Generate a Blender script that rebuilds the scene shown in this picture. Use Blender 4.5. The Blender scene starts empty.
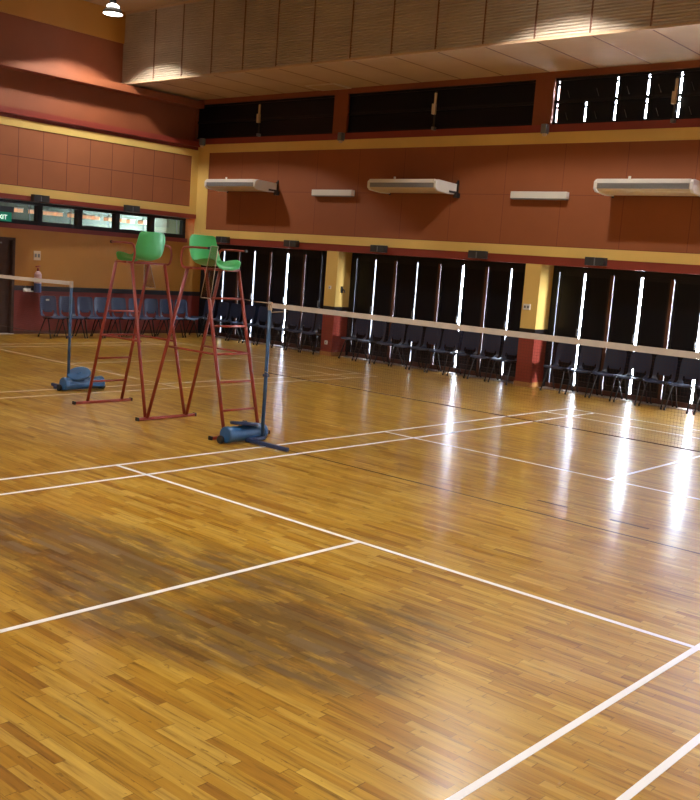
import bpy, bmesh, math, random
from mathutils import Vector, Matrix
random.seed(7)
S = bpy.context.scene
COL = S.collection
PI = math.pi; R_ = math.radians

# ------------------------------------------------------------------ camera
cam_d = bpy.data.cameras.new('camera'); cam = bpy.data.objects.new('camera', cam_d); COL.objects.link(cam)
RT = Vector((0.7492, 0.6574, 0.0733)); DN = Vector((0.1443, -0.0553, -0.9880)); FW = Vector((-0.6465, 0.7509, -0.1365))
FW.normalize(); RT = (RT - FW * RT.dot(FW)).normalized(); UP = RT.cross(FW).normalized()
mw = Matrix((RT, UP, -FW)).transposed().to_4x4(); mw.translation = Vector((7.567, -7.467, 2.032))
cam.matrix_world = mw
cam_d.sensor_fit = 'HORIZONTAL'; cam_d.sensor_width = 36.0; cam_d.lens = 36.0 * 981.9 / 700.0
cam_d.clip_end = 200
S.camera = cam

# ------------------------------------------------------------------ world, view
S.view_settings.view_transform = 'Standard'; S.view_settings.look = 'None'
S.view_settings.gamma = 1.0; S.view_settings.use_curve_mapping = False
S.view_settings.exposure = 0.10
W = bpy.data.worlds.new('daylight'); S.world = W; W.use_nodes = True
bg = W.node_tree.nodes['Background']; bg.inputs[0].default_value = (0.74, 0.84, 1.0, 1); bg.inputs[1].default_value = 125.0
W.cycles.sampling_method = 'MANUAL'; W.cycles.sample_map_resolution = 64

LAMP_W = 900.0          # each high-bay lamp
def light(name, kind, loc, energy, color, rot=(0, 0, 0), **kw):
    d = bpy.data.lights.new(name, kind); d.energy = energy; d.color = color
    for k, v in kw.items(): setattr(d, k, v)
    o = bpy.data.objects.new(name, d); COL.objects.link(o); o.location = loc; o.rotation_euler = rot
    return o
# large soft fill lamp added behind the camera to raise the ambient light
light('fill_behind', 'AREA', (2, -12.7, 2.9), 110, (1, .95, .88), rot=(PI/2, 0, 0), shape='RECTANGLE', size=18, size_y=3.4)

# low sun added through an unseen gap in the right wall to light the right column
sun = light('sun', 'SUN', (14, 7, 3), 6.5, (.97, .97, 1)); sun.data.angle = R_(2.2)
sun.rotation_euler = Vector((-14.4, .80, -.16)).to_track_quat('-Z', 'Y').to_euler()

# ------------------------------------------------------------------ materials
def newmat(name):
    m = bpy.data.materials.new(name); m.use_nodes = True
    nt = m.node_tree; return m, nt, nt.nodes['Principled BSDF']
def plain(name, col, rough=.5, metal=0., var=.0, scale=6., spec=.5, bump=0.):
    m, nt, b = newmat(name)
    b.inputs['Base Color'].default_value = (*col, 1); b.inputs['Roughness'].default_value = rough
    b.inputs['Metallic'].default_value = metal; b.inputs['Specular IOR Level'].default_value = spec
    if var or bump:
        tc = nt.nodes.new('ShaderNodeTexCoord'); n = nt.nodes.new('ShaderNodeTexNoise'); n.inputs['Scale'].default_value = scale
        n.inputs['Detail'].default_value = 5
        nt.links.new(tc.outputs['Object'], n.inputs['Vector'])
        if var:
            r = nt.nodes.new('ShaderNodeValToRGB')
            r.color_ramp.elements[0].position = .3; r.color_ramp.elements[1].position = .7
            r.color_ramp.elements[0].color = (*[c*(1-var) for c in col], 1); r.color_ramp.elements[1].color = (*[min(1, c*(1+var)) for c in col], 1)
            nt.links.new(n.outputs['Fac'], r.inputs[0]); nt.links.new(r.outputs[0], b.inputs['Base Color'])
        if bump:
            bp = nt.nodes.new('ShaderNodeBump'); bp.inputs['Strength'].default_value = bump; bp.inputs['Distance'].default_value = .01
            nt.links.new(n.outputs['Fac'], bp.inputs['Height']); nt.links.new(bp.outputs[0], b.inputs['Normal'])
    return m
def emit(name, col, s):
    m, nt, b = newmat(name); b.inputs['Base Color'].default_value = (*col, 1)
    b.inputs['Emission Color'].default_value = (*col, 1); b.inputs['Emission Strength'].default_value = s
    return m
def tiles(name, col, grout, axis, w, h, ox=0., oz=0., var=.10, g=.012, rough=.75):
    """flat wall boards w x h with thin joints; axis = the horizontal world axis of the wall"""
    m, nt, b = newmat(name); L = nt.links.new
    tc = nt.nodes.new('ShaderNodeTexCoord'); sp = nt.nodes.new('ShaderNodeSeparateXYZ'); L(tc.outputs['Object'], sp.inputs[0])
    def M(op, a, bb=0.):
        n = nt.nodes.new('ShaderNodeMath'); n.operation = op
        for i, v in enumerate((a, bb)):
            if isinstance(v, (int, float)): n.inputs[i].default_value = v
            else: L(v, n.inputs[i])
        return n.outputs[0]
    u = M('DIVIDE', M('SUBTRACT', sp.outputs[axis], ox), w); v = M('DIVIDE', M('SUBTRACT', sp.outputs[2], oz), h)
    iu = M('FLOOR', u); iv = M('FLOOR', v); fu = M('SUBTRACT', u, iu); fv = M('SUBTRACT', v, iv)
    j = M('MAXIMUM', M('LESS_THAN', fu, g/w), M('LESS_THAN', fv, g/h))
    cb = nt.nodes.new('ShaderNodeCombineXYZ'); L(iu, cb.inputs[0]); L(iv, cb.inputs[1])
    wn = nt.nodes.new('ShaderNodeTexWhiteNoise'); L(cb.outputs[0], wn.inputs['Vector'])
    ns = nt.nodes.new('ShaderNodeTexNoise'); ns.inputs['Scale'].default_value = 2.5; ns.inputs['Detail'].default_value = 6; L(tc.outputs['Object'], ns.inputs['Vector'])
    f = M('MULTIPLY_ADD', wn.outputs['Value'], var*.6); nt.nodes[-1].inputs[2].default_value = 1 - var*.8
    f2 = M('ADD', f, M('MULTIPLY', M('SUBTRACT', ns.outputs['Fac'], .5), var*2.2))
    mx = nt.nodes.new('ShaderNodeMix'); mx.data_type = 'RGBA'; mx.inputs[6].default_value = (*col, 1); mx.inputs[7].default_value = (*grout, 1); L(j, mx.inputs[0])
    vm = nt.nodes.new('ShaderNodeVectorMath'); vm.operation = 'SCALE'; L(mx.outputs[2], vm.inputs[0]); L(f2, vm.inputs['Scale'])
    L(vm.outputs[0], b.inputs['Base Color']); b.inputs['Roughness'].default_value = rough
    return m

def floor_material():
    m, nt, b = newmat('strip_parquet'); L = nt.links.new
    tc = nt.nodes.new('ShaderNodeTexCoord'); sp = nt.nodes.new('ShaderNodeSeparateXYZ'); L(tc.outputs['Object'], sp.inputs[0])
    X, Y = sp.outputs[0], sp.outputs[1]
    def M(op, a, bb=0., c=None):
        n = nt.nodes.new('ShaderNodeMath'); n.operation = op
        for i, v in enumerate((a, bb) if c is None else (a, bb, c)):
            if isinstance(v, (int, float)): n.inputs[i].default_value = v
            else: L(v, n.inputs[i])
        return n.outputs[0]
    def vec(x, y, z=0.):
        c = nt.nodes.new('ShaderNodeCombineXYZ')
        for i, v in enumerate((x, y, z)):
            if isinstance(v, (int, float)): c.inputs[i].default_value = v
            else: L(v, c.inputs[i])
        return c.outputs[0]
    def wn(v):
        n = nt.nodes.new('ShaderNodeTexWhiteNoise'); L(v, n.inputs['Vector']); return n.outputs['Value']
    def noise(v, s, d=4, r=.55):
        n = nt.nodes.new('ShaderNodeTexNoise'); L(v, n.inputs['Vector']); n.inputs['Scale'].default_value = s; n.inputs['Detail'].default_value = d; n.inputs['Roughness'].default_value = r
        return n.outputs['Fac']
    def ramp(f, *st):
        r = nt.nodes.new('ShaderNodeValToRGB'); cr = r.color_ramp
        while len(cr.elements) < len(st): cr.elements.new(.5)
        for e, (p, c) in zip(cr.elements, st): e.position = p; e.color = (*c, 1)
        L(f, r.inputs[0]); return r.outputs[0]
    def mix(f, a, bb, mode='MIX'):
        n = nt.nodes.new('ShaderNodeMix'); n.data_type = 'RGBA'; n.blend_type = mode
        for i, v in ((0, f), (6, a), (7, bb)):
            if isinstance(v, (int, float)): n.inputs[i].default_value = v
            elif isinstance(v, tuple): n.inputs[i].default_value = (*v, 1)
            else: L(v, n.inputs[i])
        return n.outputs[2]
    WD = .052
    r = M('DIVIDE', Y, WD); row = M('FLOOR', r); fr = M('SUBTRACT', r, row)
    off = wn(vec(row, 3.3)); ln = M('MULTIPLY_ADD', wn(vec(row, 9.1)), .30, .28)
    u = M('ADD', M('DIVIDE', X, ln), M('MULTIPLY', off, 7.3)); cl = M('FLOOR', u); fu = M('SUBTRACT', u, cl)
    rnd = wn(vec(row, cl)); rnd2 = wn(vec(row, cl, 5.5))
    base = ramp(rnd, (0, (.29, .135, .014)), (.15, (.385, .205, .019)), (.6, (.45, .265, .034)), (1, (.52, .335, .065)))
    grain = noise(vec(M('MULTIPLY', X, 2.2), M('MULTIPLY', Y, 38.), M('MULTIPLY', rnd, 11.)), 1.0, 6, .6)
    base = mix(.95, base, ramp(grain, (.30, (.46, .38, .30)), (.45, (.95, .92, .88)), (.7, (1.22, 1.22, 1.18))), 'MULTIPLY')
    # scattered knots and short dark scuffs
    kn = noise(vec(M('MULTIPLY', X, 9.), M('MULTIPLY', Y, 26.)), 1.0, 3, .6)
    base = mix(M('MULTIPLY', M('GREATER_THAN', kn, .66), .42), base, (.10, .040, .012))
    # broad patchy wear
    wear = noise(vec(M('MULTIPLY', X, .45), M('MULTIPLY', Y, .8)), 1.0, 5, .6)
    base = mix(.8, base, ramp(wear, (.3, (.76, .64, .52)), (.55, (1, 1, 1)), (.75, (1.12, 1.1, 1.05))), 'MULTIPLY')
    # old grey-brown stains where the varnish has worn off
    st = None
    for (cx, cy, rx, ry, k) in ((2.05, -3.75, 1.25, .62, 1.0), (4.05, -3.75, .85, .55, 1.0), (4.25, -3.15, .5, .5, .55), (3.2, -4.2, 1.1, .35, .8), (3.1, -3.2, 1.1, .4, .6)):
        d = M('ADD', M('POWER', M('DIVIDE', M('SUBTRACT', X, cx), rx), 2.), M('POWER', M('DIVIDE', M('SUBTRACT', Y, cy), ry), 2.))
        e = M('MULTIPLY', M('SUBTRACT', 1.25, d), k*.9); e = M('MAXIMUM', e, 0.)
        st = e if st is None else M('MAXIMUM', st, e)
    sn = noise(vec(M('MULTIPLY', X, 2.2), M('MULTIPLY', Y, 9.)), 1.0, 6, .65)
    stf = M('MINIMUM', M('MULTIPLY', M('MULTIPLY', st, M('MAXIMUM', M('SUBTRACT', sn, .31), 0.)), 6.2), .92)
    stf = M('MULTIPLY', stf, M('MULTIPLY_ADD', rnd2, .45, .6))
    base = mix(stf, base, ramp(rnd2, (0, (.040, .018, .007)), (.6, (.09, .046, .017)), (1, (.19, .125, .06))))
    # joints
    j1 = M('LESS_THAN', fr, .035); j2 = M('LESS_THAN', fu, M('DIVIDE', .004, ln))
    deep = M('LESS_THAN', wn(vec(row, 1.7)), .30)
    base = mix(M('MULTIPLY', M('MAXIMUM', M('MULTIPLY', j1, M('MULTIPLY_ADD', deep, .45, .2)), M('MULTIPLY', j2, .55)), .9), base, (.045, .018, .006))
    L(base, b.inputs['Base Color'])
    rg = M('MULTIPLY_ADD', noise(vec(X, M('MULTIPLY', Y, 6.)), 1.5, 3), .10, .27); L(rg, b.inputs['Roughness'])
    b.inputs['Specular IOR Level'].default_value = .26; b.inputs['Coat IOR'].default_value = 1.36
    b.inputs['Coat Weight'].default_value = .32; b.inputs['Coat Roughness'].default_value = .17
    bp = nt.nodes.new('ShaderNodeBump'); bp.inputs['Strength'].default_value = .10; bp.inputs['Distance'].default_value = .003
    L(M('ADD', M('MULTIPLY', rnd, .15), M('MULTIPLY', noise(vec(M('MULTIPLY', X, .6), M('MULTIPLY', Y, 1.5)), 1.2, 2), 1.2)), bp.inputs['Height'])
    L(bp.outputs[0], b.inputs['Normal'])
    return m

M_floor = floor_material()
M_line = plain('white_line_paint', (.84, .84, .86), .35)
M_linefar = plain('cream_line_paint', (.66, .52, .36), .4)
M_seam = plain('brown_tape', (.06, .025, .011), .5)
M_ochre = plain('ochre_paint', (.45, .205, .030), .6, var=.10, scale=.7)
M_yellow = plain('yellow_paint', (.74, .52, .155), .55, var=.06, scale=1.2)
M_red = plain('brick_red_paint', (.24, .038, .024), .45, var=.08, scale=1.5)
M_darkred = plain('dark_red_paint', (.21, .030, .022), .5, var=.1, scale=1.4)
M_brownred = plain('red_brown_paint', (.23, .063, .020), .65, var=.10, scale=1.0)
M_blackband = plain('black_paint', (.014, .012, .014), .4)
M_boardL = tiles('terracotta_boards', (.36, .122, .046), (.17, .05, .025), 1, .585, .60, ox=3.10, oz=3.15, g=.016)
M_boardB = tiles('terracotta_boards_long', (.30, .090, .028), (.20, .05, .02), 0, 1.22, .92, ox=-.35, oz=2.62, var=.08, g=.012)
M_bulk = plain('ribbed_acoustic_board', (.43, .36, .27), .7, var=.12, scale=1.3)
M_soffit = plain('soffit_board', (.50, .35, .21), .85, var=.05, scale=1.5)
M_joint = plain('brown_joint', (.14, .055, .025), .6)
M_ceiling = plain('cream_ceiling', (.50, .40, .28), .7)
M_steelblk = plain('black_frame', (.007, .008, .011), .4, spec=.3)
M_pane = plain('blackout_panel', (.004, .005, .009), .35, spec=.22)
M_mull = plain('brown_mullion', (.105, .035, .018), .5)
M_wood = plain('dark_wood', (.045, .018, .009), .6, var=.25, scale=5)
M_skirt = plain('pine_skirting', (.42, .20, .06), .5, var=.1)
M_thresh_glare = plain('pale_threshold_and_glare', (.55, .50, .47), .35)
M_white = plain('white_enamel', (.74, .73, .68), .4)
M_cream = plain('cream_plastic', (.62, .50, .33), .45)
M_louvre = plain('louvre_grey', (.36, .36, .37), .4)
M_spk = plain('dark_grey_housing', (.035, .038, .042), .35)
M_grille = plain('grey_grille', (.16, .16, .16), .5)
M_blackpl = plain('black_plastic', (.018, .018, .02), .4)
M_greyp = plain('grey_plastic', (.16, .17, .18), .45)
M_frame = plain('red_tube_paint', (.25, .032, .018), .35, var=.15, scale=9)
M_green = plain('green_seat_plastic', (.070, .45, .145), .38, var=.06, scale=5)
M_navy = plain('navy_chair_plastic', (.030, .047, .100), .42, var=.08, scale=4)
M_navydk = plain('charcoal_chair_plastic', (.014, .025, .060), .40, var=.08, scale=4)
M_leg = plain('black_tube', (.012, .011, .013), .55, spec=.3)
M_blue = plain('blue_post_paint', (.022, .070, .150), .4, var=.35, scale=14)
M_bluewt = plain('blue_weight_paint', (.028, .105, .25), .38, var=.22, scale=9)
M_bluedk = plain('dark_blue_paint', (.018, .035, .10), .4, var=.2, scale=10)
M_rubber = plain('black_rubber', (.012, .012, .012), .6)
M_tape = plain('net_tape', (.52, .46, .40), .7, var=.08, scale=8)
M_thread = plain('net_twine', (.07, .035, .028), .7)
M_rope = plain('rope', (.42, .34, .26), .8)
M_ext_w = plain('pink_label', (.62, .42, .44), .5)
M_ext_b = plain('blue_canister', (.05, .08, .20), .4)
M_ext_r = plain('red_valve', (.30, .04, .02), .4)
M_sign = emit('green_sign', (.0, .20, .11), .35)
M_signw = emit('sign_letters', (.72, .95, .80), 1.3)
M_lampglass = emit('lamp_glass', (1, .97, .90), 14.)
M_warm = emit('warm_tube', (1, .50, .32), .95)
M_pale = plain('pale_green_wall', (.16, .18, .14), .6, var=.3, scale=1)
def glassmat(name, tint, alpha_mix, rough=.02):
    m, nt, b = newmat(name); L = nt.links.new
    out = nt.nodes['Material Output']; tr = nt.nodes.new('ShaderNodeBsdfTransparent'); tr.inputs[0].default_value = (*tint, 1)
    gl = nt.nodes.new('ShaderNodeBsdfGlossy'); gl.inputs['Roughness'].default_value = rough; gl.inputs[0].default_value = (.9, .9, .9, 1)
    fr = nt.nodes.new('ShaderNodeValue'); fr.outputs[0].default_value = .06
    mx = nt.nodes.new('ShaderNodeMixShader')
    a = nt.nodes.new('ShaderNodeMath'); a.operation = 'ADD'; a.inputs[1].default_value = alpha_mix; L(fr.outputs[0], a.inputs[0])
    L(a.outputs[0], mx.inputs[0]); L(tr.outputs[0], mx.inputs[1]); L(gl.outputs[0], mx.inputs[2]); L(mx.outputs[0], out.inputs[0])
    return m
M_glass = glassmat('window_glass', (.78, .85, .80), .0)
M_acrylic = glassmat('clear_acrylic', (.74, .72, .70), .03, .12)

# ------------------------------------------------------------------ mesh builder
class MB:
    def __init__(s): s.v = []; s.f = []; s.mi = []; s.sm = []; s.mats = []
    def mat(s, m):
        if m not in s.mats: s.mats.append(m)
        return s.mats.index(m)
    def add(s, vs, fs, m, smooth=False):
        b = len(s.v); s.v += [tuple(v) for v in vs]; i = s.mat(m)
        for f in fs: s.f.append([b + k for k in f]); s.mi.append(i); s.sm.append(smooth)
        return s
    def box(s, a, b, m):
        (x0, y0, z0), (x1, y1, z1) = a, b
        x0, x1 = sorted((x0, x1)); y0, y1 = sorted((y0, y1)); z0, z1 = sorted((z0, z1))
        vs = [(x0, y0, z0), (x1, y0, z0), (x1, y1, z0), (x0, y1, z0), (x0, y0, z1), (x1, y0, z1), (x1, y1, z1), (x0, y1, z1)]
        return s.add(vs, [(3, 2, 1, 0), (4, 5, 6, 7), (0, 1, 5, 4), (1, 2, 6, 5), (2, 3, 7, 6), (3, 0, 4, 7)], m)
    def tube(s, pts, r, m, seg=10, caps=True, flat=None):
        pts = [Vector(p) for p in pts]; n = len(pts); rs = r if isinstance(r, (list, tuple)) else [r]*n
        vs = []; prev = None
        for i, p in enumerate(pts):
            t = (pts[min(i+1, n-1)] - pts[max(i-1, 0)]).normalized()
            if prev is None:
                a = Vector((0, 0, 1)) if abs(t.z) < .9 else Vector((1, 0, 0)); u = t.cross(a).normalized()
            else: u = (prev - t*prev.dot(t)).normalized()
            w = t.cross(u); prev = u
            for k in range(seg):
                a = 2*PI*k/seg + PI/seg; vs.append(p + u*math.cos(a)*rs[i] + w*math.sin(a)*rs[i])
        fs = []
        for i in range(n-1):
            for k in range(seg):
                k2 = (k+1) % seg; fs.append((i*seg+k, i*seg+k2, (i+1)*seg+k2, (i+1)*seg+k))
        s.add(vs, fs, m, seg > 5)
        if caps:
            b = len(s.v) - len(vs); i = s.mat(m)
            s.f.append([b+k for k in reversed(range(seg))]); s.mi.append(i); s.sm.append(False)
            s.f.append([b+(n-1)*seg+k for k in range(seg)]); s.mi.append(i); s.sm.append(False)
        return s
    def lathe(s, prof, c, axis, m, seg=24):
        """prof: list of (radius, distance along axis)"""
        axis = Vector(axis).normalized(); a = Vector((0, 0, 1)) if abs(axis.z) < .9 else Vector((1, 0, 0))
        u = axis.cross(a).normalized(); w = axis.cross(u); c = Vector(c); vs = []
        pp = []
        for p0, p1 in zip(prof[:-1], prof[1:]): pp += [p0, p1]          # bands keep their own rings, so the rims stay crisp
        for r, d in pp:
            for k in range(seg):
                t = 2*PI*k/seg; vs.append(c + axis*d + (u*math.cos(t) + w*math.sin(t))*max(r, 1e-4))
        fs = [(i*seg+k, i*seg+(k+1) % seg, (i+1)*seg+(k+1) % seg, (i+1)*seg+k) for i in range(0, len(pp)-1, 2) for k in range(seg)]
        return s.add(vs, fs, m, True)
    def build(s, name, parent=None, mats=None, bevel=0., **props):
        me = bpy.data.meshes.new(name); me.from_pydata(s.v, [], s.f)
        for m in s.mats: me.materials.append(m)
        me.polygons.foreach_set('material_index', s.mi); me.polygons.foreach_set('use_smooth', s.sm); me.update()
        bm = bmesh.new(); bm.from_mesh(me); bmesh.ops.recalc_face_normals(bm, faces=bm.faces); bm.to_mesh(me); bm.free()
        o = bpy.data.objects.new(name, me); COL.objects.link(o)
        if parent: o.parent = parent
        if bevel:
            bv = o.modifiers.new('bevel', 'BEVEL'); bv.width = bevel; bv.segments = 2; bv.limit_method = 'ANGLE'
        for k, v in props.items(): o[k] = v
        return o
def empty(name, loc, rz=0., **props):
    o = bpy.data.objects.new(name, None); COL.objects.link(o); o.location = loc; o.rotation_euler = (0, 0, rz); o.empty_display_size = .1
    for k, v in props.items(): o[k] = v
    return o
def copy_tree(o, parent=None):
    c = o.copy(); COL.objects.link(c)
    if parent: c.parent = parent
    for ch in list(o.children): copy_tree(ch, c)
    return c
def Sx(mb, name, parent=None, **k): return mb.build(name, parent, kind='structure', **k) if parent is None else mb.build(name, parent, **k)

# ------------------------------------------------------------------ room constants
XL, XR = -11.95, 12.6; YB, YD, YF = 8.55, 9.05, -13.0; ZC = 7.3
UX = -11.70                                    # face of the upper left wall
COLS = [-7.20, -2.16, 2.88, 7.92]              # left edges of the wall columns, each .33 wide

# ------------------------------------------------------------------ floor with its painted court lines
fl = MB(); fl.box((XL-.3, YF-.2, -.12), (XR+.2, YD+.12, 0), M_floor)
def hline(x0, x1, y, m, w=.04, h=.0015): fl.box((x0, y-w/2, -.01), (x1, y+w/2, h), m)
def vline(y0, y1, x, m, w=.04, h=.0017): fl.box((x-w/2, y0, -.01), (x+w/2, y1, h), m)
def court(x0, m):
    x1 = x0 + 6.10
    for x in (x0+.02, x0+.48, x1-.48, x1-.02): vline(-6.7, 6.7, x, m)
    for y in (-6.68, -5.92, -2.0, 2.0, 5.92, 6.68): hline(x0, x1, y, m)
    vline(-6.7, -2.0, (x0+x1)/2, m); vline(2.0, 6.7, (x0+x1)/2, m)
court(0.0, M_line)
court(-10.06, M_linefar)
hline(.25, 12, .02, M_seam, .028, .001)
hline(3.12, 3.43, .46, M_seam, .04, .001); hline(3.88, 4.24, .40, M_seam, .04, .001)
fl.build('floor', kind='structure')

# ------------------------------------------------------------------ back wall
wb = MB()
def colspan():                                  # x ranges of the door bays between the columns
    e = [XL] + sum(([c, c+.33] for c in COLS), []) + [XR]
    return [(e[i], e[i+1]) for i in range(0, len(e), 2)]
BAYS = colspan()
wb.box((-11.72, YB, 2.29), (XR, YB+.55, 2.44), M_red)
wb.box((-11.72, YB-.015, 2.44), (XR, YB+.45, 2.62), M_yellow)
wb.box((-11.72, YB-.015, 2.62), (-11.30, YB+.3, 4.46), M_yellow)
wb.box((-11.30, YB, 2.62), (XR, YB+.45, 4.46), M_boardB)
wb.box((-11.72, YB-.015, 4.46), (XR, YB+.45, 4.66), M_yellow)
wb.box((-11.95, YB, 4.66), (XR, YB+.45, 4.80), M_red)
wb.box((-11.95, YB, 5.62), (XR, YB+.45, 5.80), M_brownred)
for (a, b) in ((-7.29, -6.91), (-2.32, -1.93), (2.70, 3.08), (7.76, 8.14)): wb.box((a, YB, 4.80), (b, YB+.3, 5.62), M_brownred)
wb.box((-11.97, YB+.04, 4.80), (-11.88, YB+.3, 5.62), M_brownred)
wb.box((12.45, YB, 4.80), (12.62, YB+.3, 5.62), M_brownred)
wb.box((XR-.01, YB, 0), (XR+.2, YD+.16, ZC), M_ochre)
wb.box((-11.95, YB+.02, 5.80), (XR, YB+.3, ZC), M_brownred)
# wall behind the door line, above the door heads
wb.box((XL-.2, YD+.02, 2.24), (XR, YD+.16, 2.95), M_darkred)
wb.build('wall_back', kind='structure')

for c in COLS:
    k = MB()
    k.box((c, YB+.001, 1.09), (c+.33, YD+.1, 2.30), M_yellow)
    k.box((c-.003, YB-.002, .95), (c+.333, YD+.1, 1.09), M_blackband)
    k.box((c, YB+.001, .0), (c+.33, YD+.1, .95), M_red)
    k.box((c-.012, YB-.012, .0), (c+.342, YD, .09), M_skirt)
    k.build('wall_column', kind='structure')

# ------------------------------------------------------------------ door bays: black leaves with bright gaps
GAPS = []
def door_bay(n, a, b, openfrom=None):
    root = empty('door_%d' % n, ((a+b)/2, YD, 0), kind='structure')
    cx = (a+b)/2
    f = MB(); f.box((a-cx, -.03, 2.18), (b-cx, .08, 2.30), M_steelblk); f.build('door_head', root)
    f = MB(); f.box((a-cx, -.05, 0), (b-cx, .08, .10), M_mull); f.build('door_rail', root)
    f = MB(); f.box((a-cx, -.30, 0), (b-cx, -.05, .012), M_thresh_glare); f.build('threshold_or_glare', root)  # pale strip painted in for the sky glare on the recess floor
    N = 4; p = (b-a)/N
    for i in range(N+1):
        x = a + i*p - cx
        if i == 0: x += .03
        if i == N: x -= .03
        m = MB(); m.box((x-.03, -.045, .10), (x+.03, .07, 2.18), M_mull if 0 < i < N else M_steelblk); m.build('mullion', root)
    for i in range(N):
        x0 = a + i*p + .03; x1 = a + (i+1)*p - .03
        if i == 0: x0 += .03
        if i == N-1: x1 -= .03
        xm = (x0+x1)/2; g = ((.038, .044, .054, .010), (.030, .024, .048, .032), (.034, .046, .05, .05))[n-1 if n < 4 else 1][i] / 2
        t = .010                                 # thin gap beside each post
        if openfrom is not None and x0 > openfrom:
            GAPS.append((x1-.42, x1)); x1 -= .42
            l = MB(); l.box((x0-cx, -.02, .10), (x1-cx, .03, 2.18), M_pane); l.build('door_leaf', root); continue
        GAPS.append((xm-g, xm+g)); GAPS.append((x0, x0+t))
        for (u0, u1) in ((x0+t, xm-g), (xm+g, x1)):
            u0 -= cx; u1 -= cx
            l = MB(); zb, zt = .10, 2.18
            l.box((u0, -.02, zb), (u0+.045, .03, zt), M_steelblk); l.box((u1-.045, -.02, zb), (u1, .03, zt), M_steelblk)
            l.box((u0+.045, -.02, zb), (u1-.045, .03, zb+.10), M_steelblk); l.box((u0+.045, -.02, zt-.06), (u1-.045, .03, zt), M_steelblk)
            l.box((u0+.045, -.018, .92), (u1-.045, .028, .98), M_steelblk)
            lo = l.build('door_leaf', root)
            q = MB(); q.box((u0+.045, -.005, zb+.1), (u1-.045, .012, .92), M_pane); q.box((u0+.045, -.005, .98), (u1-.045, .012, zt-.06), M_pane); q.build('dark_pane', lo)
        h = MB(); h.box((xm-g-.035-cx, -.045, 1.02), (xm-g-.012-cx, -.02, 1.16), M_greyp); h.build('door_handle', root)
DOORS = [(-11.68, -7.20), (-6.78, -2.16), (-1.76, 2.76), (3.27, 7.86), (8.31, 12.55)]
for n, (a, b) in enumerate(DOORS): door_bay(n+1, a, b, openfrom=1.5 if n == 2 else None)
j = MB()
for (a, b), (c, d) in zip(DOORS, BAYS):
    for (u0, u1) in ((c-.01, a), (b, d+.01)):
        if u1-u0 > .015: j.box((u0, YD-.04, 0), (u1, YD+.09, 2.30), M_steelblk)
j.build('door_jamb', kind='structure')

# portals that guide the daylight coming through the gaps (they emit nothing themselves)
for (a, b) in GAPS:
    if b > 8: continue
    light('gap_portal', 'AREA', ((a+b)/2, YD+.10, 1.13), 1, (1, 1, 1), rot=(-PI/2, 0, 0), shape='RECTANGLE', size=b-a+.01, size_y=2.1).data.cycles.is_portal = True

# ------------------------------------------------------------------ clerestory windows
def clerestory(n, a, b, lit):
    root = empty('window_%d' % n, ((a+b)/2, YB+.1, 0), kind='structure'); cx = (a+b)/2
    f = MB()
    f.box((a-cx, -.04, 4.80), (b-cx, .06, 4.845), M_steelblk); f.box((a-cx, -.04, 5.575), (b-cx, .06, 5.62), M_steelblk)
    f.box((a-cx, -.04, 5.18), (b-cx, .06, 5.235), M_steelblk)
    f.box((a-cx, -.04, 4.8), (a-cx+.02, .06, 5.62), M_steelblk); f.box((b-cx-.02, -.04, 4.8), (b-cx, .06, 5.62), M_steelblk)
    f.build('window_frame', root)
    p = .571; x = a + .24 if not lit else a + .075
    edges = [a+.02]
    while x < b: edges.append(x); x += p
    edges.append(b-.02)
    for r, (z0, z1) in enumerate(((4.845, 5.18), (5.235, 5.575))):
        for i in range(len(edges)-1):
            u0, u1 = edges[i], edges[i+1]; g = .016 if lit else 0; gl = 0 if (r == 1 and i == 2) else g; gr = 0 if (r == 1 and i == 1) else g
            if u1-u0 < .015: continue
            q = MB(); zt = z1-.0
            q.box((u0+(gl if i else 0)-cx, -.012, z0), (u1-gr-cx, .012, zt), M_pane)
            q.build('louvre_pane', root)
            if gl and i:                                         # catch across the gap and its stay
                c_ = MB(); zc = z0 + (z1-z0)*(.72 if r == 0 else .76)
                c_.box((u0-.02-cx, -.02, zc), (u0+.02-cx, .02, zc+.035), M_steelblk)
                c_.build('pane_catch', root)
                GAP2.append((u0, g, z0, z1))
            if lit and i:
                t = MB(); t.tube([(u0+.18-cx, -.02, z0+.17), (u0+.25-cx, -.05, z0+.03)], .005, M_greyp, 6); t.build('window_stay', root)
GAP2 = []
CB = [(-11.93, -7.27), (-6.93, -2.30), (-1.95, 2.72), (3.06, 7.78), (8.12, 12.5)]
# the slits of window 3 stand at -1.9, -1.33, -.76, -.19, .38 ...
clerestory(1, *CB[0], False); clerestory(2, *CB[1], False)
clerestory(3, CB[2][0]-.0, CB[2][1], True); clerestory(4, *CB[3], True); clerestory(5, *CB[4], False)
for (u, g, z0, z1) in GAP2:
    light('gap_portal', 'AREA', (u, YB+.17, (z0+z1)/2), 1, (1, 1, 1), rot=(-PI/2, 0, 0), shape='RECTANGLE', size=.05, size_y=z1-z0).data.cycles.is_portal = True

# ------------------------------------------------------------------ left wall
wl = MB()
def lw(y0, y1, z0, z1, m, x=XL): wl.box((XL-.2, y0, z0), (x, y1, z1), m)
DY0, DY1, DZ = 2.55, 3.82, 2.07
for (y0, y1) in ((YF, DY0), (DY1, YD+.05)):
    lw(y0, y1, 0, .95, M_darkred); lw(y0, y1, .95, 1.055, M_blackband, XL+.012); lw(y0, y1, 1.055, DZ, M_ochre)
    lw(y0, y1, 0, .075, M_mull, XL+.014)
lw(YF, YD+.05, DZ, 2.30, M_ochre)
WY0, WY1 = .8, 8.42
lw(YF, YD+.05, 2.30, 2.38, M_ochre)
wl.box((XL-.2, WY0-.05, 2.27), (XL+.03, WY1+.08, 2.37), M_darkred)
lw(YF, WY0, 2.38, 2.90, M_ochre); lw(WY1, YD+.05, 2.38, 2.90, M_ochre)
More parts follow.
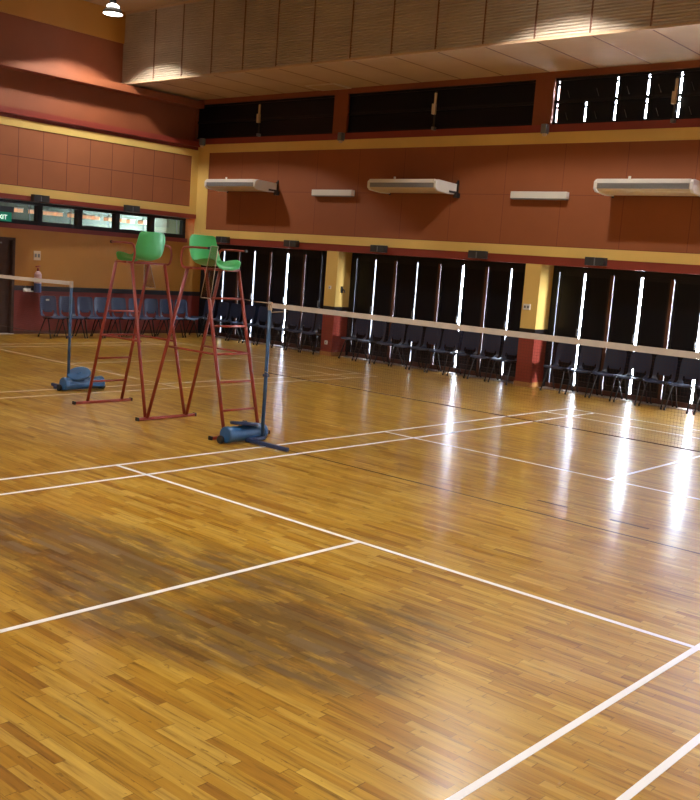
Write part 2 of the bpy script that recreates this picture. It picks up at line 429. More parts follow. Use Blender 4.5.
# projecting upper wall
wl.box((XL-.2, YF, 2.87), (UX+.03, YB, 2.97), M_red)
wl.box((XL-.2, YF, 2.97), (UX+.012, YB, 3.15), M_yellow)
wl.box((XL-.2, YF, 3.15), (UX, 8.33, 4.36), M_boardL)
wl.box((XL-.2, 8.33, 3.15), (UX+.012, YB, 4.36), M_yellow)
wl.box((XL-.2, YF, 4.36), (UX+.012, YB, 4.52), M_yellow)
wl.box((XL-.2, YF, 4.52), (UX-.02, YB, 4.60), M_darkred)
wl.box((XL-.2, YF, 4.60), (UX+.07, YB, 4.72), M_red)
wl.box((XL-.2, YF, 4.72), (XL, YD+.1, 5.52), M_brownred)
wl.box((XL-.2, YF, 5.52), (XL+.36, YB, 5.68), M_brownred); wl.box((XL-.2, YB, 5.52), (XL, YD+.1, 5.9), M_brownred)
wl.box((XL-.2, YF, 5.68), (XL, YB, 6.62), M_brownred)
wl.box((XL-.2, YF, 6.62), (XL+.04, YB, ZC), M_ochre)
wl.box((XL-.2, YB, 2.90), (-11.715, YD+.16, 4.72), M_ochre)
wl.build('wall_left', kind='structure')

# strip window in the left wall
root = empty('window_6', (XL, 0, 0), kind='structure')
f = MB()
f.box((-.14, WY0, 2.37), (.035, WY1, 2.46), M_steelblk); f.box((-.14, WY0, 2.80), (.035, WY1, 2.87), M_steelblk)
f.box((.02, WY0, 2.855), (.05, WY1+.08, 2.875), M_greyp)
pan = 1.01; ys = [WY1 - i*pan for i in range(9)]
for i, y in enumerate(ys[:-1]):
    f.box((-.12, y-.06, 2.4), (.03, y+.06 if i else y, 2.85), M_steelblk)
f.build('window_frame', root)
for i in range(7):
    y1 = ys[i]-.06; y0 = ys[i+1]+.06
    g = MB(); g.box((-.06, y0, 2.455), (-.052, y1, 2.805), M_glass); g.build('window_pane', root)
    s_ = MB(); s_.tube([(-.04, y1-.14, 2.46), (-.04, y1-.17, 2.80)], .008, M_greyp, 6); s_.build('pane_stay', root)
# the corridor seen behind it
k = MB(); CX = XL-2.6
k.box((CX-.1, -1, 1.6), (CX, 10, 3.5), M_pale); k.box((CX, -1, 3.5), (XL-.2, 10, 3.6), M_pale); k.box((CX, -1, 1.5), (XL-.2, 10, 1.6), M_pale)
k.box((CX, -1.1, 1.5), (XL-.2, -1, 3.6), M_pale); k.box((CX, 9.9, 1.5), (XL-.2, 10, 3.6), M_pale)
k.build('wall_corridor', kind='structure')
light('corridor_daylight', 'AREA', (XL-1.4, 9.7, 2.7), 7, (.85, 1, .95), rot=(-PI/2, 0, 0), shape='RECTANGLE', size=1.8, size_y=1.2)
for i in range(22):
    y = .9 + i*.345 + .05*math.sin(i*2.1)
    t = MB(); t.box((-.10, -.075, -.03), (.10, .075, .05), M_warm); t.box((-.11, -.085, .05), (.11, .085, .075), M_white); t.tube([(0, 0, .07), (0, 0, .77)], .006, M_greyp, 6)
    o = t.build('corridor_lamp'); o.location = (XL-1.35, y, 2.685)
    for k_, v in (('label', 'warm glowing ceiling lamp seen through the high strip window'), ('category', 'ceiling lamp'), ('group', 'warm lamps behind the strip window')): o[k_] = v

# door in the left wall
root = empty('door_6', (XL, (DY0+DY1)/2, 0), kind='structure')
hw = (DY1-DY0)/2
f = MB(); f.box((-.2, -hw, 0), (.02, -hw+.06, DZ), M_wood); f.box((-.2, hw-.06, 0), (.02, hw, DZ), M_wood); f.box((-.2, -hw, DZ-.06), (.02, hw, DZ), M_wood); f.build('door_frame', root)
l = MB(); l.box((-.14, -hw+.06, .012), (-.09, hw-.06, DZ-.06), M_wood)
for z0, z1 in ((.15, .95), (1.05, 1.85)):
    for y0, y1 in ((-hw+.14, -.06), (.06, hw-.14)): l.box((-.09, y0, z0), (-.08, y1, z1), M_wood)
lf = l.build('door_leaf', root)
h = MB(); h.box((-.09, .02, 1.93), (-.05, .36, 1.965), M_greyp); h.build('door_closer', lf)
t = MB(); t.box((-.2, -hw, 0), (.06, hw, .012), M_thresh_glare); t.build('threshold_or_glare', root)  # plain door sill, shares the pale material of the glare strips

# ------------------------------------------------------------------ unseen walls, ceiling, bulkhead
w = MB(); w.box((XR, YF, 2.15), (XR+.2, YD, ZC), M_ochre)
for (y0, y1) in ((YF, 7.70), (8.1, YD)): w.box((XR, y0, 0), (XR+.2, y1, 2.15), M_ochre); w.box((XR-.01, y0, 0), (XR+.1, y1, .95), M_darkred)  # gap in the unseen wall shaped so the added sun reaches the right column
light('gap_portal', 'AREA', (XR+.25, 7.9, 1.08), 1, (1, 1, 1), rot=(0, PI/2, 0), shape='RECTANGLE', size=2.15, size_y=.42).data.cycles.is_portal = True; w.build('wall_right', kind='structure')
w = MB(); w.box((XL-.2, YF-.2, 0), (XR+.2, YF, ZC), M_ochre); w.box((XL, YF-.1, 0), (XR, YF+.01, .95), M_darkred); w.box((XL, YF-.1, 1.1), (XR, YF+.02, 1.2), M_blackband); w.build('wall_front', kind='structure')
w = MB(); w.box((XL-.2, YF-.2, ZC), (XR+.2, YD, ZC+.12), M_ceiling)
for i in range(12): w.box((XL, YF+.9+i*1.9-.008, ZC-.006), (XR, YF+.9+i*1.9+.008, ZC), M_joint)
w.build('ceiling', kind='structure')
BY, BZ = 6.40, 5.73
b = MB()
zs = []; z = BZ+.03
prof = [(BY, BZ)]
n = 32; st = (ZC-BZ-.05)/n
for i in range(n):
    z0 = BZ+.03+i*st
    prof += [(BY, z0), (BY-.022, z0+st*.2), (BY-.022, z0+st*.55), (BY, z0+st*.80)]
prof.append((BY, ZC))
vs = [(XL, y, z) for y, z in prof] + [(XR, y, z) for y, z in prof]; k = len(prof)
b.add(vs, [(i, i+1, k+i+1, k+i) for i in range(k-1)], M_bulk)
b.box((XL, BY+.005, BZ), (XR, BY+.06, ZC), M_bulk)
b.box((XL, BY-.026, BZ-.012), (XR, BY+.03, BZ+.028), M_soffit)
b.box((XL, BY-.03, ZC-.045), (XR, BY, ZC), M_soffit)
for i in range(24):
    x = -11.72+.97*i+.93
    b.box((x-.013, BY-.0235, BZ+.03), (x+.013, BY, ZC), M_joint)
b.build('ceiling_bulkhead', kind='structure')
b = MB(); b.box((XL, BY+.03, BZ), (XR, YB+.02, BZ+.05), M_soffit)
for i in range(24):
    x = -11.72+.97*i+.93
    b.box((x-.012, BY+.03, BZ-.003), (x+.012, YB, BZ), M_joint)
b.build('ceiling_soffit', kind='structure')
b = MB(); b.box((-.42, -.28, 0), (.42, .28, .02), M_cream); b.box((-.36, -.22, -.006), (.36, .22, 0), M_soffit)
o = b.build('ceiling_hatch', label='pale rectangular access panel set in the underside of the bulkhead', category='ceiling panel'); o.location = (-7.22, 8.24, BZ-.02)

# ------------------------------------------------------------------ high-bay lamps
def lamp(x, y, z, label, watt=LAMP_W):
    r = empty('high_bay_lamp', (x, y, z), label=label, category='ceiling lamp')
    m = MB(); m.tube([(0, 0, .30), (0, 0, ZC-z)], .035, M_blackpl, 10); m.build('stem', r)
    m = MB(); m.lathe([(.0, .36), (.05, .36), (.07, .30), (.07, .20)], (0, 0, 0), (0, 0, 1), M_blackpl); m.build('ballast_housing', r)
    m = MB(); m.lathe([(.07, .20), (.125, .165), (.125, .14), (.09, .13)], (0, 0, 0), (0, 0, 1), M_lampglass); m.build('upper_glass_ring', r)
    m = MB(); m.lathe([(.11, .13), (.15, .10), (.205, .045), (.215, .0), (.20, .0), (.19, .04), (.14, .09), (.0, .12)], (0, 0, 0), (0, 0, 1), M_greyp); m.build('reflector', r)
    m = MB(); m.lathe([(.0, -.012), (.12, -.010), (.195, .0), (.195, .008), (.0, .02)], (0, 0, 0), (0, 0, 1), M_lampglass); m.build('lens', r)
    l = light('lamp_light', 'SPOT', (x, y, z-.03), watt, (1, .95, .88), spot_size=R(123), spot_blend=.12, shadow_soft_size=.19)
    l.parent = r; l.location = (0, 0, -.03)
    return r
R = math.radians
lamp(-10.55, 5.10, 6.83, 'round high-bay lamp glowing white below the ceiling', 800)
lamp(-.50, 5.1, 6.80, 'high-bay lamp before the middle of the ribbed bulkhead, above the picture', 800)
lamp(8.6, 5.0, 6.80, 'high-bay lamp before the right end of the ribbed bulkhead, outside the picture', 800)
for i, (x, y) in enumerate(((-5.6, -3.2), (1.8, -2.6), (7.5, -3.4), (-9.5, -7.0), (4.5, -8.2))):
    lamp(x, y, 6.80, ('high-bay lamp above the gap between the courts', 'high-bay lamp above the net of the near court', 'high-bay lamp above the right edge of the near court', 'high-bay lamp above the near end of the far court', 'high-bay lamp above the camera end of the hall')[i])

# ------------------------------------------------------------------ air conditioners
def aircon(x, label):
    r = empty('air_conditioner', (x, YB, 3.485), label=label, category='air conditioner', group='ceiling-type air conditioners on the back wall')
    Wd = 1.72
    b = MB()                                                   # body: side profile extruded along x (y = distance from wall)
    pr = [(-.06, .24), (-.66, .26), (-.72, .22), (-.72, .115), (-.66, .07), (-.30, .045), (-.06, .06)]
    k = len(pr); vs = [(.04, y, z) for y, z in pr] + [(Wd-.04, y, z) for y, z in pr]
    b.add(vs, [tuple(range(k)), tuple(reversed(range(k, 2*k)))] + [(i, (i+1) % k, k+(i+1) % k, k+i) for i in range(k)], M_cream); b.build('body', r, bevel=.008)
    for x0 in (0, Wd-.055):
        c = MB(); pr2 = [(-.05, .245), (-.67, .27), (-.735, .225), (-.735, .105), (-.67, .055), (-.30, .03), (-.05, .045)]
        vs = [(x0, y, z) for y, z in pr2] + [(x0+.055, y, z) for y, z in pr2]
        c.add(vs, [tuple(range(k)), tuple(reversed(range(k, 2*k)))] + [(i, (i+1) % k, k+(i+1) % k, k+i) for i in range(k)], M_white); c.build('end_cap', r, bevel=.01)
    g = MB(); g.box((.07, -.727, .11), (Wd-.07, -.718, .198), M_grille)
    for i in range(5): g.box((.07, -.738, .113+i*.018), (Wd-.07, -.727, .120+i*.018), M_louvre)
    g.build('outlet_grille', r)
    g = MB(); g.box((.05, -.735, .198), (Wd-.05, -.60, .268), M_white); g.build('top_trim', r, bevel=.006)
    g = MB(); g.tube([(.55, -.55, .26), (.55, -.55, .33)], .022, M_white, 10); g.build('hanging_bolt', r)
    for x0 in (-.01, Wd-.03):
        g = MB(); g.box((x0, -.30, .06), (x0+.04, 0, .10), M_blackpl); g.box((x0, -.02, .02), (x0+.04, 0, .32), M_blackpl); g.box((x0, -.05, .24), (x0+.04, 0, .28), M_blackpl); g.build('wall_bracket', r)
    g = MB(); g.box((Wd-.02, -.12, -.02), (Wd+.05, 0, .07), M_blackpl); g.build('pipe_cover', r)
aircon(-10.57, 'long white air conditioner on the back wall, nearest the corner, above the green umpire seats')
aircon(-5.56, 'long cream air conditioner on the back wall, the middle one of three')
aircon(-.56, 'long air conditioner on the back wall, cut by the right edge of the picture')
aircon(4.50, 'long air conditioner on the back wall beyond the right edge of the picture')

def boxlight(x0, label):
    r = empty('light_box', (x0, YB, 3.45), label=label, category='wall light')
    g = MB(); g.box((0, -.13, .02), (1.17, -.02, .145), M_white); g.build('housing', r, bevel=.008)
    g = MB(); g.box((.01, -.13, .004), (1.16, -.03, .02), M_greyp); g.build('lower_lip', r)
    g = MB(); g.box((.1, -.02, .03), (1.07, 0, .12), M_greyp); g.build('mounting_plate', r)
boxlight(-7.67, 'slim unlit white box light on the back wall between the left and middle air conditioners')
boxlight(-2.56, 'slim pale box light on the back wall between the middle and right air conditioners')
boxlight(2.6, 'slim box light on the back wall beyond the right edge')

# small twin floodlights on the red band
def spk(loc, rz, label, grp):
    r = empty('wall_speaker', loc, rz, label=label, category='speaker', group=grp)
    g = MB(); g.box((-.19, -.13, -.06), (-.012, -.01, .085), M_spk); g.box((.012, -.13, -.06), (.19, -.01, .085), M_spk); g.build('housing', r, bevel=.006)
    g = MB(); g.box((-.012, -.12, -.05), (.012, -.01, .06), M_greyp); g.build('divider', r)
    g = MB(); g.box((-.03, -.012, -.03), (.03, .0, .04), M_greyp); g.build('mounting_plate', r)
for x, t in ((-10.57, 'small black twin box on the red band just right of the green umpire seat'), (-8.25, 'small black twin box on the red band above the left door bay'),
             (-5.68, 'small black twin box above the left half of the middle door bay'), (-3.20, 'small black twin box above the right half of the middle door bay'),
             (-.71, 'small black twin box on the red band above the right door bay'), (1.75, 'small black twin box on the red band past the right edge')):
    spk((x, YB, 2.385), 0, t, 'small black boxes along the walls')
spk((UX+.03, 4.18, 2.925), PI/2, 'small black box on the left wall above the strip window, nearest the exit sign', 'small black boxes along the walls')
spk((UX+.03, 6.55, 2.925), PI/2, 'small black box on the left wall above the strip window, left of the green seat', 'small black boxes along the walls')

# clerestory openers and the small sensors on the yellow band
def opener(x, z, label):
    r = empty('window_opener', (x, YB, z), label=label, category='window opener')
    g = MB(); g.tube([(0, -.05, -.38), (0, -.05, .30)], .018, M_blackpl, 8); g.build('rod', r)
    g = MB(); g.box((-.05, -.10, -.14), (.02, -.03, .06), M_cream); g.box((-.02, -.08, .06), (.02, -.04, .27), M_cream); g.build('gear_box', r, bevel=.005)
    g = MB(); g.box((-.03, -.09, -.44), (.03, 0, -.38), M_greyp); g.build('wall_bracket', r)
opener(-9.56, 5.24, 'opener rod with beige gear on the left dark high window')
opener(-4.53, 5.22, 'opener rod with beige gear on the middle dark high window')
opener(.40, 5.18, 'opener rod with beige gear between the bright slits of the right high window')
for x, t in ((-11.52, 'small grey sensor on the yellow band in the hall corner'), (-6.97, 'small grey sensor under the pier between the left and middle high windows'), (-2.0, 'small grey sensor under the pier between the middle and right high windows')):
    r = empty('wall_sensor', (x, YB, 4.70), label=t, category='sensor')
    g = MB(); g.box((-.055, -.12, -.07), (.055, 0, .10), M_greyp); g.build('housing', r, bevel=.01)
    g = MB(); g.lathe([(.0, -.05), (.035, -.045), (.045, 0)], (.02, -.09, -.07), (0, 0, 1), M_cream, 12); g.build('lens', r)

# switches and sockets
def plate(loc, rz, w_, h_, name, label, cat, m=M_white):
    r = empty(name, loc, rz, label=label, category=cat)
    g = MB(); g.box((-w_/2, -.014, -h_/2), (w_/2, 0, h_/2), m); g.build('cover_plate', r, bevel=.003)
    k = 2 if w_ > .1 else 1
    for i in range(k):
        cx = (i-(k-1)/2)*w_*.45
        g = MB(); g.box((cx-w_*.13/1, -.020, -h_*.2), (cx+w_*.13, -.014, h_*.2), M_greyp); g.build('rocker', r)
plate((-7.04, YB, 1.50), 0, .07, .07, 'light_switch', 'small round white switch on the front of the left yellow column', 'switch')
plate((-2.05, YB, 1.49), 0, .15, .11, 'light_switch', 'double light switch on the front of the right yellow column', 'switch')
plate((-7.04, YB, .29), 0, .085, .085, 'power_socket', 'white power socket low on the red base of the left column', 'socket')
plate((XL, 4.35, 1.72), PI/2, .17, .20, 'light_switch', 'small brown wall plate beside the dark door', 'switch', M_cream)
r = empty('wall_fan_bracket', (-6.87, 8.74, 1.46), label='small dark bracket on the shaded side of the left column', category='bracket')
g = MB(); g.box((0, -.03, -.06), (.02, .03, .08), M_blackpl); g.build('base_plate', r); g = MB(); g.tube([(.02, 0, .02), (.08, 0, .0), (.10, 0, -.05)], .012, M_blackpl, 8); g.build('arm', r)

# extinguisher-like canister on the left wall
r = empty('wall_canister', (XL, 4.33, .90), label='small canister, blue below and pinkish above, hung on the ochre wall left of the chairs', category='canister')
g = MB(); g.lathe([(0, 0), (.07, 0), (.078, .02), (.078, .20)], (.10, 0, .02), (0, 0, 1), M_ext_b); g.lathe([(.078, .20), (.078, .40), (.05, .45), (.025, .47)], (.10, 0, .02), (0, 0, 1), M_ext_w); g.build('cylinder', r)
g = MB(); g.tube([(.10, 0, .48), (.10, 0, .56)], .025, M_ext_r, 10); g.tube([(.10, -.06, .58), (.10, .05, .60)], .014, M_ext_r, 8); g.build('valve', r)
g = MB(); g.box((0, -.04, .2), (.03, .04, .26), M_blackpl); g.build('wall_hook', r)
g = MB(); g.box((0, -.27, .03), (.12, -.09, .055), M_white); g.box((0, -.27, .03), (.01, -.09, .10), M_white)
g.build('small_shelf', label='tiny white shelf on the left wall beside the canister', category='shelf').location = (XL+.012, 4.30, .90)

# exit sign
r = empty('exit_sign', (XL, 3.41, 2.42), PI/2, label='green illuminated exit sign on the left wall under a black housing', category='sign')
g = MB(); g.box((-.30, -.20, .17), (.25, 0, .29), M_blackpl); g.build('housing', r)
g = MB(); g.box((-.30, -.16, -.02), (.22, -.13, .17), M_sign); g.build('sign_face', r)
cu = bpy.data.curves.new('exit_text', 'FONT'); cu.body = 'EXIT'; cu.size = .135; cu.align_x = 'CENTER'; cu.extrude = .002
t = bpy.data.objects.new('lettering', cu); COL.objects.link(t)
dg = bpy.context.evaluated_depsgraph_get(); me = bpy.data.meshes.new_from_object(t.evaluated_get(dg)); bpy.data.objects.remove(t)
t = bpy.data.objects.new('lettering', me); COL.objects.link(t); me.materials.clear(); me.materials.append(M_signw)
t.parent = r; t.location = (-.02, -.164, .02); t.rotation_euler = (PI/2, 0, 0)

# ------------------------------------------------------------------ stacking chairs
def shell(mat, prof, wid, nx, slot=None, curl=.03, wing=0.):
    """seat shell: prof = (y, z) from front edge over the seat to the top of the back; wid = half width at each"""
    mb = MB(); vs = []; n = len(prof)
    for i, (y, z) in enumerate(prof):
        w_ = wid[i]
        for k in range(nx+1):
            t = -1 + 2*k/nx
            e = abs(t)**3; e2 = abs(t)**2.4
            # edge curls up on the seat and forward on the back
            a = i/(n-1); up = curl*math.sin(PI*min(1, .10+a*1.5)) * e2; fw = (curl*1.1+wing*math.sin(min(1, a*1.3)*PI)) * a * e
            vs.append((w_*t, y - fw, z + up))
    fs = []
    for i in range(n-1):
        for k in range(nx):
            if slot and (i, min(k, nx-1-k)) in slot: continue
            fs.append((i*(nx+1)+k, i*(nx+1)+k+1, (i+1)*(nx+1)+k+1, (i+1)*(nx+1)+k))
    mb.add(vs, fs, mat, True); return mb
def finish_shell(o, th=.007):
    s_ = o.modifiers.new('thickness', 'SOLIDIFY'); s_.thickness = th; s_.offset = 0
    s_ = o.modifiers.new('smooth', 'SUBSURF'); s_.levels = 1; s_.render_levels = 1
CPROF = [(-.235, .425), (-.225, .442), (-.19, .450), (-.08, .440), (.04, .428), (.12, .428), (.165, .445), (.19, .485), (.203, .53), (.212, .575), (.222, .64), (.238, .73), (.252, .82), (.258, .868), (.259, .882)]
CWID = [.185, .20, .212, .218, .218, .214, .208, .204, .203, .204, .206, .206, .202, .190, .165]
def make_chair(mat, label):
    r = empty('stacking_chair', (0, 0, 0), label=label, category='chair')
    s_ = shell(mat, CPROF, CWID, 12, slot={(6, 3), (6, 4), (6, 5), (7, 2), (7, 3), (7, 4), (7, 5), (8, 2)}); o = s_.build('seat_shell', r); finish_shell(o)
    f = MB()
    for sx in (-1, 1): f.tube([(sx*.165, -.17, .425), (sx*.165, .13, .412)], .0115, M_leg, 8)
    f.tube([(-.165, -.13, .424), (.165, -.13, .424)], .0115, M_leg, 8); f.tube([(-.165, .10, .413), (.165, .10, .413)], .0115, M_leg, 8)
    f.build('seat_frame', r)
    for sx in (-1, 1):
        l = MB(); l.tube([(sx*.165, -.05, .43), (sx*.172, -.10, .38), (sx*.196, -.235, .018)], .0125, M_leg, 8); l.lathe([(.018, 0), (.018, .03), (.013, .04)], (sx*.197, -.238, .0), (0, 0, 1), M_rubber, 8); l.build('leg', r)
        l = MB(); l.tube([(sx*.165, .0, .43), (sx*.172, .05, .38), (sx*.196, .235, .018)], .0125, M_leg, 8); l.lathe([(.018, 0), (.018, .03), (.013, .04)], (sx*.197, .238, .0), (0, 0, 1), M_rubber, 8); l.build('leg', r)
    return r
ORD = ['first', 'second', 'third', 'fourth', 'fifth', 'sixth', 'seventh', 'eighth', 'ninth', 'tenth']
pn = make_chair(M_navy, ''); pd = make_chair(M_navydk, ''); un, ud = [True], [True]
def put(proto, flag, x, y, rz, label, grp):
    o = proto if flag[0] else copy_tree(proto)
    flag[0] = False
    o.location = (x, y, 0); o.rotation_euler = (0, 0, rz); o['label'] = label; o['group'] = grp
    return o
rnd = random.Random(3)
ly = [4.30+.455*i for i in range(9)]
for i, y in enumerate(ly):
    if i == 0: lab = 'navy plastic chair with a white sticker on its back, nearest the dark door'
    else: lab = 'navy plastic chair on the left wall, %s from the dark door' % ORD[i]
    c = put(pn, un, -11.36+.22+rnd.uniform(-.02, .02), y, PI/2+rnd.uniform(-.03, .03), lab, 'navy chairs along the left wall')
    if i == 0: c0 = c
st_ = MB(); st_.box((-.06, .247, .775), (.03, .249, .815), M_white)
so = MB(); so.box((-.05, .222, .775), (.03, .226, .812), M_white); so.build('sticker', c0, label='white sticker')
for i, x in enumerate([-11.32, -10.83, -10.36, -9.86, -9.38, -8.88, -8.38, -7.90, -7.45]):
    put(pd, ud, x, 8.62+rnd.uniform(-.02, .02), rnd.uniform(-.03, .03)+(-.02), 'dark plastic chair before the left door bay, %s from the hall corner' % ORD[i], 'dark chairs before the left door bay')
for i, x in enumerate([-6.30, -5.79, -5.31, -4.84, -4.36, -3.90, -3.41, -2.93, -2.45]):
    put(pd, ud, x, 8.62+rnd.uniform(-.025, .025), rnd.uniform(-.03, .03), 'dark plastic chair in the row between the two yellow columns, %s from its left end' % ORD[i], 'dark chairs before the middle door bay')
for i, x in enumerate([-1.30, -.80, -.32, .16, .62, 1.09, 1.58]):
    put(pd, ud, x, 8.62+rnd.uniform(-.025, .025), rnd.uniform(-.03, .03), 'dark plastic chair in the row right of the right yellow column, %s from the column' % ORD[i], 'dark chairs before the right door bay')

# ------------------------------------------------------------------ double umpire chair
u = empty('umpire_chair', (-1.88, .10, 0), label="tall double-sided umpire's ladder chair in red tube with two green plastic seats back to back", category='umpire chair')
BX, TX, TX2, TZ = 1.33, .85, .53, 1.86            # base x, seat-front x, seat-rear x (from the middle bar), seat frame height
YA, YBB = -.25, .28                              # the two side planes at the floor
def yt(s, z): return (YA if s == 0 else YBB)*(1 - .06*z/TZ)
for x, nm in ((-BX, 0), (0, 1), (BX, 2)):
    b_ = MB(); b_.box((x-.022, -.46, .0), (x+.022, .44, .035), M_frame); b_.build('base_bar', u, bevel=.006)
    for y in (-.46, .42):
        e = MB(); e.box((x-.026, y, -.0), (x+.026, y+.02, .04), M_rubber); e.build('end_cap', u)
for s in (-1, 1):
    for k in (0, 1):
        a = MB(); a.tube([(s*BX, yt(k, 0), .03), (s*TX, yt(k, TZ), TZ)], .0205, M_frame); a.build('leg', u)
        a = MB(); a.tube([(s*.02, yt(k, 0)-(.07 if k == 0 else 0), .03), (s*TX2, yt(k, TZ), TZ)], .0205, M_frame); a.build('leg', u)
        # side rail
        xf = s*(BX+(TX-BX)*.92/TZ); xr = s*(.02+(TX2-.02)*.92/TZ)
        a = MB(); a.tube([(xf, yt(k, .92), .92), (xr, yt(k, .92), .92)], .013, M_frame, 8); a.build('side_rail', u)
    for z in (.30, .61, .92, 1.23, 1.54):
        if s < 0 and z == 1.54: continue
        x = s*(BX+(TX-BX)*z/TZ)
        a = MB(); a.tube([(x, yt(0, z), z), (x, yt(1, z), z)], .0135, M_frame, 8); a.build('rung', u)
    y0, y1 = yt(0, TZ), yt(1, TZ)
    a = MB()
    a.tube([(s*TX, y0, TZ), (s*TX, y1, TZ)], .014, M_frame, 8); a.tube([(s*TX2, y0, TZ), (s*TX2, y1, TZ)], .014, M_frame, 8)
    a.tube([(s*TX, y0, TZ), (s*TX2, y0, TZ)], .014, M_frame, 8); a.tube([(s*TX, y1, TZ), (s*TX2, y1, TZ)], .014, M_frame, 8)
    a.build('seat_frame', u)
    for k, y in ((0, y0), (1, y1)):
        yo = y + (-.03 if k == 0 else .03); xr = s*(TX2-.02)
        pts = [(s*(TX2+.10), y, TZ), (s*(TX2-.0), yo, TZ+.0)]
        for q in range(7):
            t = q/6*PI; pts.append((s*(TX2-.03) - s*.060*math.sin(t), yo, TZ+.115-.115*math.cos(t)))
        pts += [(s*(TX2+.12), yo, TZ+.235), (s*(TX2+.38), yo, TZ+.235)]
        a = MB(); a.tube(pts, .0135, M_frame, 8); ar = a.build('armrest', u)
        a = MB(); a.tube([(s*(TX2+.38), yo, TZ+.235), (s*(TX2+.405), yo, TZ+.235)], .017, M_rubber, 8); a.build('end_cap', ar)
    P = [(-.275, -.015), (-.265, .018), (-.225, .038), (-.10, .030), (.02, .018), (.10, .018), (.155, .045), (.185, .10), (.20, .165), (.212, .235), (.222, .30), (.228, .335), (.229, .35)]
    Wd_ = [.15, .175, .19, .20, .205, .205, .205, .205, .203, .198, .188, .172, .145]
    sh = shell(M_green, P, Wd_, 12, curl=.075, wing=.10)
    so = sh.build('seat', u); finish_shell(so, .008); so.scale = (1.08, 1.1, 1.06)
    so.location = (s*(TX-.20), (y0+y1)/2, TZ+.015); so.rotation_euler = (0, 0, s*PI/2)
    # clear writing sheet in a wire frame hung on the near arm
    yy = y0 - .045 if s > 0 else y1 + .045
    q0 = Vector((s*.655, yy, TZ+.235)); q1 = Vector((s*.80, yy, TZ+.235)); q2 = Vector((s*1.035, yy, 1.56)); q3 = Vector((s*.90, yy, 1.56))
    if s > 0: q0, q1, q2, q3 = Vector((.97, yy, 2.12)), Vector((1.09, yy, 2.12)), Vector((1.01, yy, 1.54)), Vector((.84, yy, 1.54))
    else: q0, q1, q2, q3 = Vector((-1.0, yy, 1.84)), Vector((-.88, yy, 1.84)), Vector((-.75, yy, 1.55)), Vector((-1.0, yy, 1.55))
    a = MB(); a.add([q + Vector((0, d, 0)) for d in (-.002, .002) for q in (q0, q1, q2, q3)], [(0, 1, 2, 3), (7, 6, 5, 4), (0, 4, 5, 1), (1, 5, 6, 2), (2, 6, 7, 3), (3, 7, 4, 0)], M_acrylic); sheet = a.build('clear_sheet', u, label='clear plastic sheet')
    a = MB(); qs = [q0, q1, q2, q3]
    for i in range(4): a.tube([qs[i], qs[(i+1) % 4]], .004, M_rope, 6)
    a.build('sheet_frame', sheet)

# ------------------------------------------------------------------ net posts
def post(x, y, h, label, s=1, disc_tilt=12, near=True):
    """s = +1: the foot bar points to +x (court on that side)"""
    r = empty('net_post', (x, y, 0), label=label, category='net post')
    a = MB(); a.tube([(0, 0, .03), (0, 0, h-.02)], .021, M_blue, 12); p = a.build('pole', r)
    a = MB(); a.lathe([(0, .03), (.024, .03), (.026, 0), (.026, -.06)], (0, 0, h-.03), (0, 0, 1), M_rope, 12); a.build('top_cap', p)
    a = MB(); a.box((-.026, -.026, .73), (.026, .026, .76), M_bluedk); a.tube([(0, 0, .745), (s*.06, 0, .745)], .006, M_greyp, 6); a.build('clamp', p)
    c0_, c1_ = (-.48, .09) if near else (-.14, .50)                          # weight cylinder lies along y
    cxx = -s*.085
    a = MB(); a.lathe([(0, c0_), (.085, c0_), (.092, c0_+.012), (.092, c0_+.05), (.086, c0_+.055), (.086, c1_-.055), (.092, c1_-.05), (.092, c1_-.012), (.085, c1_), (0, c1_)], (cxx, 0, .098), (0, 1, 0), M_bluewt, 28); a.build('weight_cylinder', r)
    n = Vector((-.10 if near else .30, .12 if near else -.40, 1)).normalized()
    a = MB(); a.lathe([(0, 0), (.155, 0), (.163, .008), (.163, .030), (.155, .038), (.03, .040), (.025, .052), (0, .052)], (cxx, -.20 if near else .12, .185 if near else .215), n, M_bluedk if near else M_bluewt, 32); a.build('weight_disc', r)
    a = MB(); a.box((-s*.03, (-.235 if near else -.06), .012), (s*(.62 if near else .34), (-.19 if near else -.015), .055), M_bluedk); a.build('foot_bar', r, bevel=.008)
    a = MB(); a.box((-.03, -.215, .02), (.03, .03, .06), M_bluedk); a.build('post_socket', r, bevel=.005)
    for yy, xx in ((c0_-.035, cxx-.03), (c1_+.02, cxx)):
        a = MB(); a.lathe([(0, -.02), (.04, -.02), (.045, -.01), (.045, .01), (.04, .02), (0, .02)], (xx, yy, .045), (0, 1, 0), M_rubber, 16); a.build('wheel', r)
    return r
post(-.22, .12, 1.56, 'blue net post with a weighted blue cylinder base beside the ladder of the near court', 1)
post(-4.36, .30, 1.52, 'blue net post with a round blue weight plate, left of the red ladder chair', -1, near=False)
post(6.34, .10, 1.56, 'blue net post of the near court, outside the right edge of the picture', -1)
post(-10.45, .30, 1.52, 'blue net post of the far court, outside the left edge of the picture', 1, near=False)

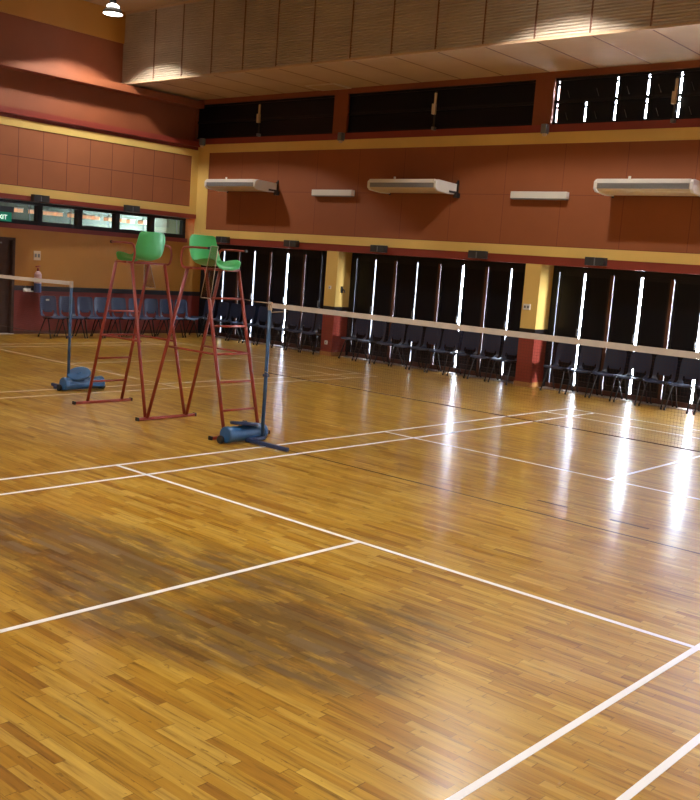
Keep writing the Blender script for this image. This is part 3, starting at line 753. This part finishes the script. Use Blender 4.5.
# ------------------------------------------------------------------ nets
def net(x0, x1, y, h0, hm, label):
    r = empty('badminton_net', (0, y, 0), label=label, category='net')
    N = 24
    def H(x): t = (x-x0)/(x1-x0); return h0-(h0-hm)*4*t*(1-t)
    a = MB(); vs = []; fs = []
    for i in range(N+1):
        x = x0+(x1-x0)*i/N; z = H(x)
        vs += [(x, -.006, z), (x, .006, z), (x, .006, z-.052), (x, -.006, z-.052)]
    for i in range(N):
        for k in range(4): fs.append((4*i+k, 4*i+(k+1) % 4, 4*i+4+(k+1) % 4, 4*i+4+k))
    fs += [(3, 2, 1, 0), (4*N, 4*N+1, 4*N+2, 4*N+3)]
    a.add(vs, fs, M_tape, False); a.build('top_tape', r)
    a = MB(); n = int((x1-x0)/.028)
    for i in range(n+1):
        x = x0+(x1-x0)*i/n; z = H(x); a.tube([(x, 0, z-.052), (x, 0, z-.77)], .0006, M_thread, 3, caps=False)
    for j in range(25):
        pts = [(x0+(x1-x0)*i/N, 0, H(x0+(x1-x0)*i/N)-.08-j*.0275) for i in range(N+1)]; a.tube(pts, .0006, M_thread, 3, caps=False)
    a.build('mesh', r)
    a = MB(); a.tube([(x0+(x1-x0)*i/N, 0, H(x0+(x1-x0)*i/N)-.77) for i in range(N+1)], .004, M_thread, 6); a.build('bottom_cord', r)
    a = MB(); a.tube([(x0, 0, h0-.02), (x0-.04, 0, h0-.01)], .008, M_rope, 6); a.tube([(x0+.25, -.012, h0-.07), (x0, 0, h0-.10), (x0-.03, 0, h0-.03)], .005, M_rope, 6)
    a.tube([(x0, 0, h0-.77), (x0-.05, 0, h0-.76)], .004, M_rope, 6); a.build('tie_cord', r)
    return r
net(-.17, 6.29, .10, 1.55, 1.552, 'long badminton net with cream top tape crossing the near court')
net(-10.40, -4.39, .30, 1.515, 1.49, 'badminton net of the far court, ending at the left blue post')
a = MB(); a.tube([(-.24, .12, 1.545), (-.55, .19, 1.54), (-.83, .30, 1.545)], .005, M_rope, 6)
a.build('tie_rope', label='thin rope from the near net post to the red ladder', category='rope')
